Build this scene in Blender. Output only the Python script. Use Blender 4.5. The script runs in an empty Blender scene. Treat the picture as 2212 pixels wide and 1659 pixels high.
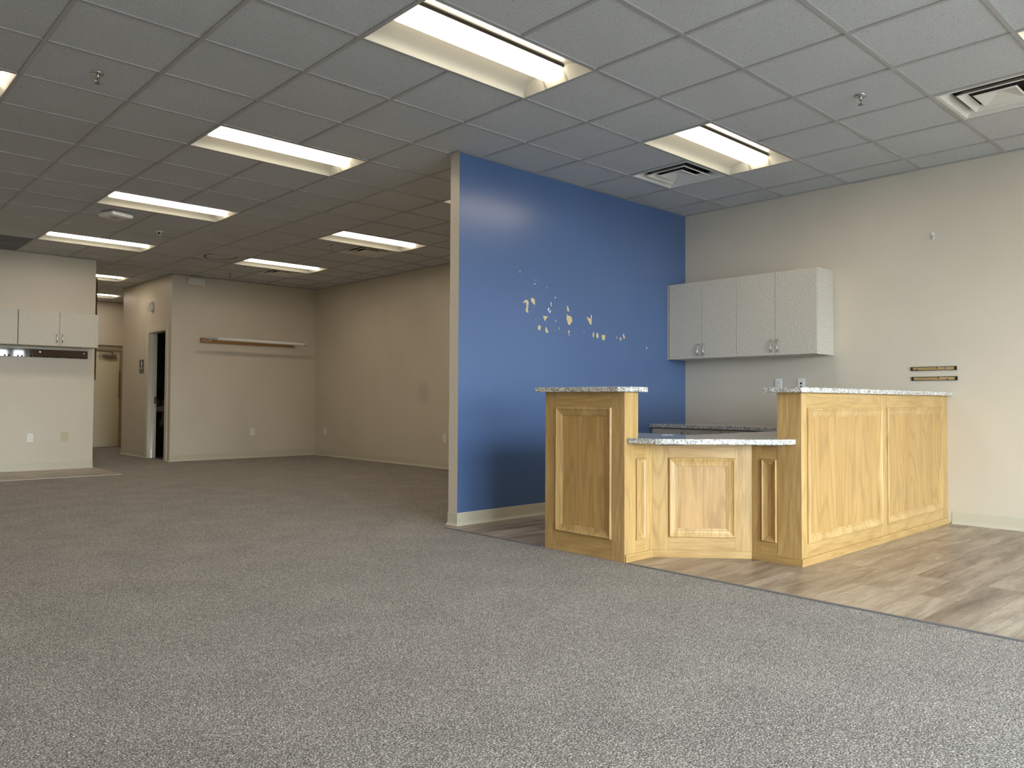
import bpy, bmesh, math, random
from mathutils import Vector, Matrix, Euler

SC = bpy.context.scene
COL = SC.collection
T = 0.6096            # ceiling module (two feet)
H = 2.911             # ceiling height
PI = math.pi

# ------------------------------------------------------------------ camera
cd = bpy.data.cameras.new('camera')
cam = bpy.data.objects.new('camera', cd)
COL.objects.link(cam)
_yaw, _pit, _rol = 0.7570, 0.0270, 0.0051
Fv = Vector((math.sin(_yaw) * math.cos(_pit), math.cos(_yaw) * math.cos(_pit), math.sin(_pit)))
Rv = Vector((math.cos(_yaw), -math.sin(_yaw), 0)); Uv = Rv.cross(Fv)
R2 = Rv * math.cos(_rol) + Uv * math.sin(_rol); U2 = -Rv * math.sin(_rol) + Uv * math.cos(_rol)
M = Matrix((R2, U2, -Fv)).transposed().to_4x4()
M.translation = Vector((-3.4394, -2.3730, 0.969))
cam.matrix_world = M
cd.sensor_width = 36; cd.sensor_fit = 'HORIZONTAL'
cd.lens = 1683.77 / 2212 * 36
cd.shift_x = -11.82 / 2212; cd.shift_y = -9.34 / 2212
cd.clip_start = 0.02; cd.clip_end = 200
SC.camera = cam

# ------------------------------------------------------------------ sky, exposure
SKY = 35.0
LAMP = 14.5
w = bpy.data.worlds.new('sky'); SC.world = w; w.use_nodes = True
nt = w.node_tree; bg = nt.nodes['Background']
tc = nt.nodes.new('ShaderNodeTexCoord'); sx = nt.nodes.new('ShaderNodeSeparateXYZ')
cr = nt.nodes.new('ShaderNodeValToRGB')
nt.links.new(tc.outputs['Generated'], sx.inputs[0]); nt.links.new(sx.outputs['Z'], cr.inputs[0])
cr.color_ramp.elements[0].position = 0.0; cr.color_ramp.elements[0].color = (0.93, 0.965, 1.0, 1)
cr.color_ramp.elements[1].position = 0.6; cr.color_ramp.elements[1].color = (0.76, 0.87, 1.0, 1)
nt.links.new(cr.outputs[0], bg.inputs[0]); bg.inputs[1].default_value = SKY
SC.view_settings.view_transform = 'Standard'; SC.view_settings.look = 'None'
SC.view_settings.exposure = 0.0; SC.view_settings.gamma = 1.0
SC.view_settings.use_curve_mapping = False
cy = SC.cycles
cy.max_bounces = 7; cy.diffuse_bounces = 5; cy.glossy_bounces = 3; cy.transmission_bounces = 4
cy.transparent_max_bounces = 6; cy.sample_clamp_indirect = 6.0; cy.caustics_reflective = False; cy.caustics_refractive = False
cy.use_denoising = True

# window portals: they give no light, they only point the sampler at the openings
def portal(x0, x1, z0, z1, y):
    l = bpy.data.lights.new('daylight_portal', 'AREA'); l.shape = 'RECTANGLE'
    l.size = x1 - x0; l.size_y = z1 - z0; l.cycles.is_portal = True
    o = bpy.data.objects.new('daylight_portal', l); COL.objects.link(o)
    o.location = ((x0 + x1) / 2, y, (z0 + z1) / 2); o.rotation_euler = (PI / 2, 0, 0)
WINS = [(-3.43, -1.98), (-1.86, -.41), (-.29, 1.50), (1.58, 1.92)]
WZ0, WZ1 = 0.12, 2.45
YF = -5.8
for a, b in WINS: portal(a, b, WZ0, WZ1, YF - 0.08)

# ------------------------------------------------------------------ materials
def mat(name, col=(.8, .8, .8), rough=.5, metal=0., spec=.5):
    m = bpy.data.materials.new(name); m.use_nodes = True
    b = m.node_tree.nodes['Principled BSDF']
    b.inputs['Base Color'].default_value = (*col, 1)
    b.inputs['Roughness'].default_value = rough; b.inputs['Metallic'].default_value = metal
    b.inputs['Specular IOR Level'].default_value = spec
    return m
class N:
    def __init__(s, m): s.m = m; s.t = m.node_tree; s.b = s.t.nodes['Principled BSDF']
    def n(s, ty, **k):
        o = s.t.nodes.new(ty)
        for a, v in k.items(): setattr(o, a, v)
        return o
    def l(s, a, b): s.t.links.new(a, b)
    def coord(s, scale=(1, 1, 1), rot=(0, 0, 0), loc=(0, 0, 0)):
        t = s.n('ShaderNodeTexCoord'); mp = s.n('ShaderNodeMapping')
        mp.inputs['Scale'].default_value = scale; mp.inputs['Rotation'].default_value = rot; mp.inputs['Location'].default_value = loc
        s.l(t.outputs['Object'], mp.inputs['Vector']); return mp.outputs['Vector']
    def noise(s, v, scale, detail=2, rough=.5, dist=0.):
        o = s.n('ShaderNodeTexNoise'); s.l(v, o.inputs['Vector'])
        o.inputs['Scale'].default_value = scale; o.inputs['Detail'].default_value = detail
        o.inputs['Roughness'].default_value = rough; o.inputs['Distortion'].default_value = dist
        return o.outputs['Fac']
    def ramp(s, f, els, interp='LINEAR'):
        o = s.n('ShaderNodeValToRGB'); s.l(f, o.inputs[0]); e = o.color_ramp.elements; o.color_ramp.interpolation = interp
        e[0].position = els[0][0]; e[0].color = (*els[0][1], 1)
        e[1].position = els[1][0]; e[1].color = (*els[1][1], 1)
        for p, c in els[2:]:
            q = e.new(p); q.color = (*c, 1)
        return o.outputs[0]
    def mix(s, f, a, b, mode='MIX'):
        o = s.n('ShaderNodeMix', data_type='RGBA', blend_type=mode)
        for sock, v in ((o.inputs[0], f), (o.inputs[6], a), (o.inputs[7], b)):
            if isinstance(v, (int, float)): sock.default_value = v
            elif isinstance(v, tuple): sock.default_value = (*v, 1)
            else: s.l(v, sock)
        return o.outputs[2]
    def math(s, op, a, b=0.):
        o = s.n('ShaderNodeMath', operation=op)
        for sock, v in ((o.inputs[0], a), (o.inputs[1], b)):
            if isinstance(v, (int, float)): sock.default_value = v
            else: s.l(v, sock)
        return o.outputs[0]
    def color(s, c): s.l(c, s.b.inputs['Base Color'])
    def bump(s, f, strength, dist):
        o = s.n('ShaderNodeBump'); o.inputs['Strength'].default_value = strength; o.inputs['Distance'].default_value = dist
        s.l(f, o.inputs['Height']); s.l(o.outputs[0], s.b.inputs['Normal'])

def grey(v): return (v, v, v)

def wall_paint(name, col, rough, spec=.5, smudge=None):
    m = mat(name, col, rough, 0, spec); k = N(m); v = k.coord()
    c = k.ramp(k.noise(v, 1.3, 3), [(.3, tuple(x * .96 for x in col)), (.7, tuple(x * 1.03 for x in col))])
    if smudge:
        vm = k.n('ShaderNodeVectorMath', operation='DISTANCE'); t = k.n('ShaderNodeTexCoord')
        k.l(t.outputs['Object'], vm.inputs[0]); vm.inputs[1].default_value = smudge
        d = k.math('ADD', vm.outputs['Value'], k.math('MULTIPLY', k.math('SUBTRACT', k.noise(v, 9, 3), .5), .16))
        mask = k.ramp(d, [(.06, grey(.3)), (.2, grey(0.))])
        c = k.mix(mask, c, tuple(x * .45 for x in col))
    k.color(c); k.bump(k.noise(v, 260, 2), .12, .001)
    return m

TAUPE = (.62, .565, .475)
M_taupe = wall_paint('taupe_paint', TAUPE, .42, .4)
M_taupe_r = wall_paint('taupe_paint_right', TAUPE, .42, .4, smudge=(3.42, 6.9, 1.07))
M_blue = wall_paint('blue_satin_paint', (.080, .142, .300), .28, .65)
M_blue_r = M_blue
M_base = mat('vinyl_base', (.56, .53, .43), .38)
M_white = mat('white_plastic', (.78, .79, .78), .35)
M_offw = mat('white_enamel', (.76, .75, .70), .4)
M_beige = mat('beige_plastic', (.52, .48, .33), .4)
M_tee = mat('ceiling_tee', (.40, .40, .40), .45)
M_black = mat('black_plastic', (.012, .012, .014), .35)
M_chrome = mat('brushed_nickel', (.62, .62, .62), .22, 1.)
M_refl = mat('lamp_reflector', (.42, .42, .37), .4)
M_steel = mat('dark_steel', (.22, .21, .2), .35, .9)
M_brass = mat('brass', (.45, .30, .12), .35, 1.)
M_cream = mat('cream_door_paint', (.66, .60, .44), .45)
M_frame = mat('door_frame_paint', (.66, .63, .53), .4)
M_dframe = mat('taupe_frame_paint', (.33, .28, .20), .45)
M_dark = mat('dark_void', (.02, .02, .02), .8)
M_chip = mat('bare_drywall', (.62, .50, .30), .9)
M_chipw = mat('white_plaster', (.82, .84, .86), .9)
M_mark = mat('ceiling_scuff', (.10, .085, .06), .9)
M_asph = mat('asphalt', (.30, .29, .28), .9)

def tile_mat():
    m = mat('acoustic_tile', (.62, .63, .63), .9, 0, .2); k = N(m)
    v = k.coord(); big = k.noise(v, 1.1, 2)
    base = k.ramp(big, [(.3, (.545, .56, .575)), (.7, (.59, .605, .62))])
    vv = k.coord((1, 2.2, 1), (0, 0, .6)); vv2 = k.coord((1.9, 1, 1), (0, 0, .2))
    f = k.math('MAXIMUM', k.noise(vv, 110, 1.5, .6), k.noise(vv2, 125, 1.5, .6))
    holes = k.ramp(f, [(.625, grey(0.)), (.67, grey(1.))])
    k.color(k.mix(holes, base, (.33, .34, .35))); k.bump(f, .2, -.002)
    return m
M_tile = tile_mat()

def carpet_mat():
    m = mat('carpet_pile', (.2, .2, .2), 1., 0, .08); k = N(m); v = k.coord()
    a = k.noise(v, 185, 3, .75, .6); b = k.noise(v, 34, 2, .6); c = k.noise(v, 3.0, 2)
    f = k.math('ADD', a, k.math('MULTIPLY', k.math('SUBTRACT', b, .5), .10))
    f = k.math('ADD', f, k.math('MULTIPLY', k.math('SUBTRACT', c, .5), .05))
    col = k.ramp(f, [(.38, (.040, .034, .030)), (.47, (.150, .131, .115)), (.54, (.31, .28, .25)), (.62, (.80, .75, .69))])
    k.color(col); k.bump(a, .9, .006)
    k.b.inputs['Sheen Weight'].default_value = .15
    return m
M_carpet = carpet_mat()

def plank_mat():
    m = mat('vinyl_plank', (.3, .25, .2), .36, 0, .45); k = N(m)
    v = k.coord()
    br = k.n('ShaderNodeTexBrick'); k.l(v, br.inputs['Vector']); br.offset = .37; br.offset_frequency = 2
    br.inputs['Color1'].default_value = (0, 0, 0, 1); br.inputs['Color2'].default_value = (1, 1, 1, 1); br.inputs['Mortar'].default_value = (.5, .5, .5, 1)
    br.inputs['Scale'].default_value = 1; br.inputs['Brick Width'].default_value = 1.22; br.inputs['Row Height'].default_value = .178
    br.inputs['Mortar Size'].default_value = .0012; br.inputs['Mortar Smooth'].default_value = .3
    rnd = k.n('ShaderNodeSeparateColor'); k.l(br.outputs['Color'], rnd.inputs[0])
    off = k.n('ShaderNodeCombineXYZ'); k.l(k.math('MULTIPLY', rnd.outputs[0], 17.), off.inputs[2]); k.l(k.math('MULTIPLY', rnd.outputs[0], 5.), off.inputs[0])
    def shifted(scale):
        mp = k.n('ShaderNodeMapping'); mp.inputs['Scale'].default_value = scale; k.l(v, mp.inputs['Vector'])
        ad = k.n('ShaderNodeVectorMath', operation='ADD'); k.l(mp.outputs[0], ad.inputs[0]); k.l(off.outputs[0], ad.inputs[1]); return ad.outputs[0]
    blot = k.noise(shifted((1.1, 7, 1)), 1.6, 3, .55, .6)
    grain = k.noise(shifted((3.5, 70, 1)), 2.6, 5, .7)
    ring = k.math('SINE', k.math('MULTIPLY', k.noise(shifted((.9, 6, 1)), 1.4, 1.5, .5, .8), 95.))
    ring = k.math('MULTIPLY', k.math('ADD', ring, 1.), .5)
    f = k.math('ADD', k.math('MULTIPLY', blot, .6), k.math('MULTIPLY', grain, .4))
    f = k.math('ADD', f, k.math('MULTIPLY', k.math('SUBTRACT', rnd.outputs[0], .5), .13))
    col = k.ramp(f, [(.30, (.13, .098, .078)), (.42, (.245, .195, .155)), (.52, (.345, .285, .23)), (.64, (.50, .435, .36))])
    col = k.mix(k.math('MULTIPLY', k.ramp(ring, [(.0, grey(1.)), (.35, grey(0.))]), .16), col, (.13, .09, .065))
    col = k.mix(k.math('MULTIPLY', br.outputs['Fac'], .55), col, (.07, .055, .045))
    k.color(col); k.bump(grain, .08, .002)
    return m
M_plank = plank_mat()

def wood(name, axis='Z', ang=0., light=(.60, .405, .18), dark=(.45, .275, .10), seed=0., cath=.3):
    m = mat(name, light, .34, 0, .45); k = N(m)
    al, ac = 1.0, 13.0
    sc = {'Z': (ac, ac, al), 'X': (al, ac, ac), 'Y': (ac, al, ac)}[axis]
    t = k.n('ShaderNodeTexCoord'); r = k.n('ShaderNodeMapping'); r.inputs['Rotation'].default_value = (0, 0, ang)
    k.l(t.outputs['Object'], r.inputs['Vector'])
    def sv(q):
        mp = k.n('ShaderNodeMapping'); mp.inputs['Scale'].default_value = q; mp.inputs['Location'].default_value = (seed, seed * 1.7, seed * .6)
        k.l(r.outputs[0], mp.inputs['Vector']); return mp.outputs[0]
    g1 = k.noise(sv(sc), 5, 4, .6, .15); g2 = k.noise(sv(tuple(x * .35 for x in sc)), 1.6, 2, .5, .3)
    low = k.noise(sv(tuple((.55 if x < 2 else 4.2) for x in sc)), 1.3, 1.2, .4, .3)
    ring = k.math('MULTIPLY', k.math('ADD', k.math('SINE', k.math('MULTIPLY', low, 60.)), 1.), .5)
    f = k.math('ADD', k.math('MULTIPLY', g1, .55), k.math('MULTIPLY', g2, .45))
    light = tuple(a * b for a, b in zip(light, (.88, .86, .79))); dark = tuple(a * b for a, b in zip(dark, (.80, .78, .74))); mid = tuple(b * .82 for b in dark)
    col = k.ramp(f, [(.32, dark), (.60, light)])
    col = k.mix(k.math('MULTIPLY', k.ramp(ring, [(.0, grey(1.)), (.30, grey(0.))]), cath), col, mid)
    k.color(col); k.bump(g1, .05, .001)
    return m
W_V = wood('oak_upright', 'Z'); W_V2 = wood('oak_upright_pale', 'Z', seed=3.1, light=(.64, .44, .205))
W_X = wood('oak_across_x', 'X', seed=1.3); W_Y = wood('oak_across_y', 'Y', seed=2.2)
W_P = wood('oak_panel', 'Z', light=(.57, .365, .15), dark=(.46, .28, .10), seed=5.3, cath=.45)
W_P2 = wood('oak_panel_pink', 'Z', light=(.60, .385, .18), dark=(.48, .29, .125), seed=8.3, cath=.55)
_ang = math.atan2(.449, .414)
W_D = wood('oak_across_diagonal', 'X', ang=_ang, seed=4.0, light=(.62, .42, .20))
W_BARE = wood('pine_board', 'X', light=(.42, .24, .09), dark=(.30, .16, .06), seed=2)

def granite():
    m = mat('granite', (.6, .6, .6), .08, 0, .5); k = N(m); v = k.coord()
    a = k.noise(v, 36, 4, .65, 2.2); b = k.noise(v, 60, 3, .6, 1.2); c = k.noise(v, 12, 2, .5)
    col = k.ramp(b, [(.30, (.38, .37, .35)), (.5, (.62, .61, .58)), (.68, (.80, .80, .78))])
    dk = k.ramp(a, [(.42, grey(0.)), (.46, grey(1.)), (.49, grey(1.)), (.52, grey(0.))])
    br = k.ramp(b, [(.50, grey(1.)), (.60, grey(.15))])
    mask = k.math('MULTIPLY', dk, br)
    k.color(k.mix(mask, col, (.045, .045, .05)))
    return m
M_gran = granite()

def laminate():
    m = mat('speckled_laminate', (.5, .48, .43), .45, 0, .4); k = N(m); v = k.coord()
    a = k.noise(v, 170, 2, .6); b = k.noise(v, 60, 2)
    f = k.math('ADD', k.math('MULTIPLY', a, .7), k.math('MULTIPLY', b, .3))
    k.color(k.ramp(f, [(.38, (.43, .405, .35)), (.5, (.56, .53, .465)), (.62, (.65, .62, .555))]))
    return m
M_lam = laminate()
M_rail = mat('glossy_dark_board', (.055, .030, .018), .035, 0, .9)
M_cork = wood('tan_strip', 'Y', light=(.55, .40, .20), dark=(.42, .28, .12), seed=7)

def glass():
    m = bpy.data.materials.new('window_glass'); m.use_nodes = True; t = m.node_tree; t.nodes.clear()
    o = t.nodes.new('ShaderNodeOutputMaterial'); mx = t.nodes.new('ShaderNodeMixShader')
    a = t.nodes.new('ShaderNodeBsdfTransparent'); a.inputs[0].default_value = (.93, .96, .95, 1); b = t.nodes.new('ShaderNodeBsdfGlossy'); b.inputs['Roughness'].default_value = .01
    mx.inputs[0].default_value = .06
    t.links.new(a.outputs[0], mx.inputs[1]); t.links.new(b.outputs[0], mx.inputs[2]); t.links.new(mx.outputs[0], o.inputs[0]); return m
M_glass = glass()

def lens_mat():
    m = mat('lamp_lens', (.9, .88, .82), .4)
    b = m.node_tree.nodes['Principled BSDF']
    b.inputs['Emission Color'].default_value = (1., .85, .66, 1); b.inputs['Emission Strength'].default_value = LAMP
    return m
M_lens = lens_mat()

# ------------------------------------------------------------------ mesh helpers
def box(bm, x0, x1, y0, y1, z0, z1, mi=0):
    vs = [bm.verts.new(p) for p in ((x0, y0, z0), (x1, y0, z0), (x1, y1, z0), (x0, y1, z0), (x0, y0, z1), (x1, y0, z1), (x1, y1, z1), (x0, y1, z1))]
    for f in ((3, 2, 1, 0), (4, 5, 6, 7), (0, 1, 5, 4), (1, 2, 6, 5), (2, 3, 7, 6), (3, 0, 4, 7)):
        q = bm.faces.new([vs[i] for i in f]); q.material_index = mi
def prism(bm, pts, z0, z1, mi=0):
    a = [bm.verts.new((x, y, z0)) for x, y in pts]; b = [bm.verts.new((x, y, z1)) for x, y in pts]; n = len(pts)
    fs = [bm.faces.new(list(reversed(a))), bm.faces.new(b)]
    for i in range(n): fs.append(bm.faces.new((a[i], a[(i + 1) % n], b[(i + 1) % n], b[i])))
    for f in fs: f.material_index = mi
def tube(bm, pts, r, seg=10, cap=True, mi=0):
    rings = []; pts = [Vector(p) for p in pts]
    for i, p in enumerate(pts):
        d = (pts[min(i + 1, len(pts) - 1)] - pts[max(i - 1, 0)]).normalized()
        up = Vector((0, 0, 1)) if abs(d.z) < .9 else Vector((1, 0, 0))
        a = d.cross(up).normalized(); b = a.cross(d)
        rr = r[i] if isinstance(r, (list, tuple)) else r
        rings.append([bm.verts.new(p + (a * math.cos(2 * PI * k / seg) + b * math.sin(2 * PI * k / seg)) * rr) for k in range(seg)])
    for u, v in zip(rings, rings[1:]):
        for k in range(seg):
            f = bm.faces.new((u[k], u[(k + 1) % seg], v[(k + 1) % seg], v[k])); f.material_index = mi; f.smooth = True
    if cap:
        for q in (rings[0], rings[-1]):
            f = bm.faces.new(q); f.material_index = mi
def lathe(bm, c, prof, seg=24, mi=0, smooth=True):
    rings = []
    for r, z in prof:
        rings.append([bm.verts.new((c[0] + r * math.cos(2 * PI * k / seg), c[1] + r * math.sin(2 * PI * k / seg), c[2] + z)) for k in range(seg)])
    for u, v in zip(rings, rings[1:]):
        for k in range(seg):
            f = bm.faces.new((u[k], u[(k + 1) % seg], v[(k + 1) % seg], v[k])); f.smooth = smooth; f.material_index = mi
    for q in (rings[0], rings[-1]):
        f = bm.faces.new(q); f.material_index = mi
def obj(name, bm, mats, parent=None, bevel=0., fix=True):
    if fix: bmesh.ops.recalc_face_normals(bm, faces=bm.faces)
    me = bpy.data.meshes.new(name); bm.to_mesh(me); bm.free()
    for m in (mats if isinstance(mats, (list, tuple)) else [mats]): me.materials.append(m)
    o = bpy.data.objects.new(name, me); COL.objects.link(o)
    if parent: o.parent = parent
    if bevel:
        b = o.modifiers.new('bevel', 'BEVEL'); b.width = bevel; b.segments = 2; b.limit_method = 'ANGLE'
    return o
def B(): return bmesh.new()
def bx(name, dims, m, parent=None, bevel=0.):
    bm = B(); box(bm, *dims); return obj(name, bm, m, parent, bevel)
def thing(name, label, cat, loc=(0, 0, 0), rz=0., group=None):
    o = bpy.data.objects.new(name, None); COL.objects.link(o); o.location = loc; o.rotation_euler = (0, 0, rz)
    o.empty_display_size = .1
    o['label'] = label; o['category'] = cat
    if group: o['group'] = group
    return o
def tag(o, label, cat, group=None):
    o['label'] = label; o['category'] = cat
    if group: o['group'] = group
    return o
def struct(o): o['kind'] = 'structure'; return o
def dup(root, loc, label, rz=None, scale=None):
    r = root.copy(); COL.objects.link(r); r.location = loc; r['label'] = label
    if rz is not None: r.rotation_euler = (0, 0, rz)
    if scale: r.scale = scale
    for ch in list(root.children):
        c = ch.copy(); COL.objects.link(c); c.parent = r
        for g in ch.children:
            d = g.copy(); COL.objects.link(d); d.parent = c
    return r

# ------------------------------------------------------------------ floor
RX = 3.42            # right wall
PY0, PY1 = 2.335, 2.445   # blue partition
def plane_poly(bm, pts, z, mi=0):
    f = bm.faces.new([bm.verts.new((x, y, z)) for x, y in pts]); f.material_index = mi
bm = B()
box(bm, -7.1, .255, YF, 9.62, -.05, 0)          # carpet left of the plank floor
box(bm, .255, RX, 2.34, 10.08, -.05, 0)
box(bm, -1.0, .255, 9.62, 10.08, -.05, 0); box(bm, -1.0, .99, 10.08, 12.43, -.05, 0); box(bm, -1.0, 1.75, 12.43, 14.72, -.05, 0)
obj_c = struct(obj('floor', bm, M_carpet))
bm = B(); box(bm, .255, RX, YF, 2.34, -.05, .0005)
struct(obj('floor', bm, M_plank))
bm = B(); box(bm, -7.0, -.262, 8.38, 9.62, -.01, .004)
struct(obj('floor', bm, M_plank))
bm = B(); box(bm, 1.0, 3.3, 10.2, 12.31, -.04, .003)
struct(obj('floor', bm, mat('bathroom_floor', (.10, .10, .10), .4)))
# thin edge strips where carpet meets planks
bm = B(); prism(bm, [(.245, YF), (.262, YF), (.262, .57), (.245, .57)], 0, .006); box(bm, .245, .262, 1.29, 2.33, 0, .006)
struct(obj('trim_1', bm, mat('grey_edge_strip', (.17, .17, .18), .5)))
bm = B(); box(bm, -.272, -.25, 8.37, 9.58, 0, .009); box(bm, -7, -.262, 8.368, 8.382, 0, .007)
struct(obj('trim_2', bm, mat('pale_edge_strip', (.45, .40, .32), .4)))
bm = B(); box(bm, -60, 60, -90, YF - .12, -.3, -.12); struct(obj('floor', bm, M_asph))

# ------------------------------------------------------------------ walls
WT = H + .12
def wall(name, boxes, mats, extra=None):
    bm = B()
    for b in boxes: box(bm, *b)
    if extra: extra(bm)
    return struct(obj(name, bm, mats))
wall('wall_right', [(RX, RX + .12, YF - .12, 10.2, -.05, WT)], M_taupe_r)
wall('wall_back', [(1.055, RX, 10.08, 10.2, -.05, WT)], M_taupe)
wall('wall_hall_right', [(.94, 1.055, 10.08, 10.27, -.05, WT), (.94, 1.055, 11.09, 12.43, -.05, WT), (.94, 1.055, 10.27, 11.09, 2.07, WT)], M_taupe)
wall('wall_alcove', [(1.055, RX, 12.31, 12.43, -.05, WT), (1.75, 1.87, 12.43, 14.6, -.05, WT)], M_taupe)
wall('wall_bathroom', [(3.3, RX, 10.2, 12.31, -.05, WT)], M_dark)  # near-black colour stands in for the shade of the unlit bathroom
wall('wall_bathroom_shade_liner', [(1.058, 3.3, 12.302, 12.31, -.05, WT)], mat('bathroom_shade_tone', (.10, .095, .09), .5))  # thin liner added over the taupe wall, the room's darkness painted into its colour
wall('wall_hall_end', [(-1.12, 1.87, 14.6, 14.72, 2.04, WT), (-1.12, .62, 14.6, 14.72, -.05, 2.04), (.60, 1.62, 14.701, 14.72, -.05, 2.05), (1.60, 1.87, 14.6, 14.72, -.05, 2.04)], M_taupe)
wall('wall_hall_left', [(-1.12, -1.0, 9.74, 14.6, -.05, WT)], M_taupe)
wall('wall_kitchenette', [(-7.12, -.26, 9.62, 9.74, -.05, WT)], M_taupe)
wall('wall_left', [(-7.12, -7.0, YF - .12, 9.62, -.05, WT)], M_taupe)
fb = [(-7.12, RX, YF - .12, YF, WZ1, WT), (-7.12, RX, YF - .12, YF, -.05, WZ0)]
xs = [-7.12] + [q for ab in WINS for q in ab] + [RX]
for i in range(0, len(xs), 2): fb.append((xs[i], xs[i + 1], YF - .12, YF, WZ0, WZ1))
wall('wall_front', fb, M_taupe)

# blue partition: box with a blue front, taupe end and back, and the places where paint came off
CH = [  # px x, z centre, list of outline points in cm around it, white?
    (1.10, 1.775, [(-4, 1), (-1, 4), (2.2, 4.5), (3.4, 2), (2.8, -1), (2.4, -4), (3.2, -6.5), (1, -6), (-.4, -4.5), (1, -1), (.6, 1.8), (-1.5, 2)], 0),
    (1.183, 1.812, [(-2.6, 2.5), (0, 3), (2.3, 2), (2.6, -3), (.8, -2), (-1.8, -.5)], 0),
    (1.335, 1.683, [(-3, 2), (0, 1.5), (3.3, 1.6), (.8, -.8), (-.4, -3), (-1.6, -1.2)], 0),
    (1.638, 1.692, [(-3.4, 5), (-2, 3.4), (1, 3.4), (3.2, 2), (3.8, -1), (1, -4.6), (-1.4, -4.8), (-2.4, -2), (-3.6, 0)], 0),
    (1.622, 1.785, [(-1.6, 3), (0, 2), (2, -2.2), (-1.4, -1.8)], 0),
    (1.905, 1.702, [(-4, 3.4), (0, 2.4), (3.4, 2), (3, -3.6), (1, -3.2)], 0),
    (1.262, 1.594, [(-1.7, .6), (-.8, 2.1), (1, 2), (1.9, .6), (1.2, -2), (-.8, -2), (-1.8, -.8)], 0),
    (1.350, 1.578, [(-1, 2.9), (0, 2.4), (2.2, -1), (1.6, -2.4), (-.8, -2), (-1.6, 0)], 0),
    (1.632, 1.572, [(-1.2, 2), (.8, 2.6), (.9, -2.4), (.2, -2.6), (-.2, 0), (-1.2, .8)], 0),
    (1.962, 1.578, [(0, 2.8), (1, .6), (.8, -2), (-.6, -2.6), (-1.2, 0)], 0),
    (2.018, 1.574, [(-.2, 2.8), (1.4, 1.2), (1.8, -1), (.4, -2.8), (-1.2, -2), (-1.8, .4)], 0),
    (2.105, 1.567, [(-2.4, 2.2), (-.8, 1.2), (1.8, 2.4), (2.5, -.8), (1, -3), (-1, -3.4), (-2.4, -1.4)], 0),
    (2.298, 1.571, [(0, 1.4), (.8, 0), (.2, -1.4), (-.8, -.6)], 0),
    (2.352, 1.565, [(-.6, 1.8), (1, .8), (1.6, -1), (.4, -2.4), (-1.2, -1.2)], 0),
    (2.403, 1.588, [(-1.6, 2.8), (0, 2.2), (1.8, -.6), (1.2, -2.2), (-.6, -2), (-1.4, 0)], 0),
    (1.403, 1.808, [(-.5, 1.9), (.5, 1.7), (.8, -1.6), (.1, -1.9)], 1),
    (1.378, 1.752, [(-.2, 2.4), (.7, 1.6), (-.6, .2), (1, -1), (1.9, .8), (2.5, .2), (1.6, -2.4), (-1.8, .6)], 1),
    (1.932, 1.742, [(-.2, 1.8), (.7, .8), (.6, -1.6), (-.6, -1.4)], 1),
    (1.030, 2.047, [(-.4, .2), (.3, .8), (.4, -.2), (-.2, -.8)], 1),
    (1.218, 1.998, [(-.5, .2), (.2, .5), (.5, -.1), (0, -.6)], 1),
    (1.204, 1.965, [(-1, .3), (.9, .2), (.6, -.4), (-.7, -.4)], 1),
    (1.352, 1.945, [(-.4, .3), (.3, .5), (.4, -.3), (-.2, -.5)], 1),
    (1.456, 1.87, [(-.7, .3), (0, .8), (.7, .2), (.2, -.8)], 1),
    (1.463, 1.668, [(-.7, .5), (.2, .5), (.8, -.3), (.1, -.9)], 1),
    (1.505, 1.604, [(-.4, 1.4), (.1, .9), (.5, -1.2), (-.1, -.6)], 1),
    (1.45, 1.588, [(-.2, .5), (.3, .2), (0, -.6)], 1),
    (1.832, 1.594, [(-.4, .6), (.4, .5), (.2, -.9)], 1),
    (1.196, 1.766, [(-.3, .3), (.3, .3), (.1, -.4)], 1),
    (2.760, 1.494, [(-.7, -.6), (-.5, 1), (.3, 1.2), (.9, .2), (.7, -.8)], 1),
]
def partition():
    bm = B(); x0, x1 = .375, RX
    box(bm, x0, x1, PY0, PY1, -.05, WT, 0)
    for f in bm.faces:
        if abs(f.calc_center_median().y - PY0) < 1e-4: f.material_index = 1
    rnd = random.Random(3)
    for cx, cz, pts, wh in CH:
        vs = [bm.verts.new((cx + a * .01, PY0 - .0008, cz + b * .01)) for a, b in pts]
        f = bm.faces.new(vs); f.material_index = 3 if wh else 2
        if f.normal.y > 0: f.normal_flip()
    for _ in range(26):
        cx, cz, r = rnd.uniform(1.0, 2.45), rnd.uniform(1.5, 1.75), rnd.uniform(.001, .0022)
        f = bm.faces.new([bm.verts.new((cx + r * math.cos(a) * 1.4, PY0 - .0006, cz + r * math.sin(a))) for a in (0, 1.5, 3, 4.6)]); f.material_index = 3
    return struct(obj('wall_partition', bm, [M_taupe, M_blue, M_chip, M_chipw], fix=False))
partition()

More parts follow.
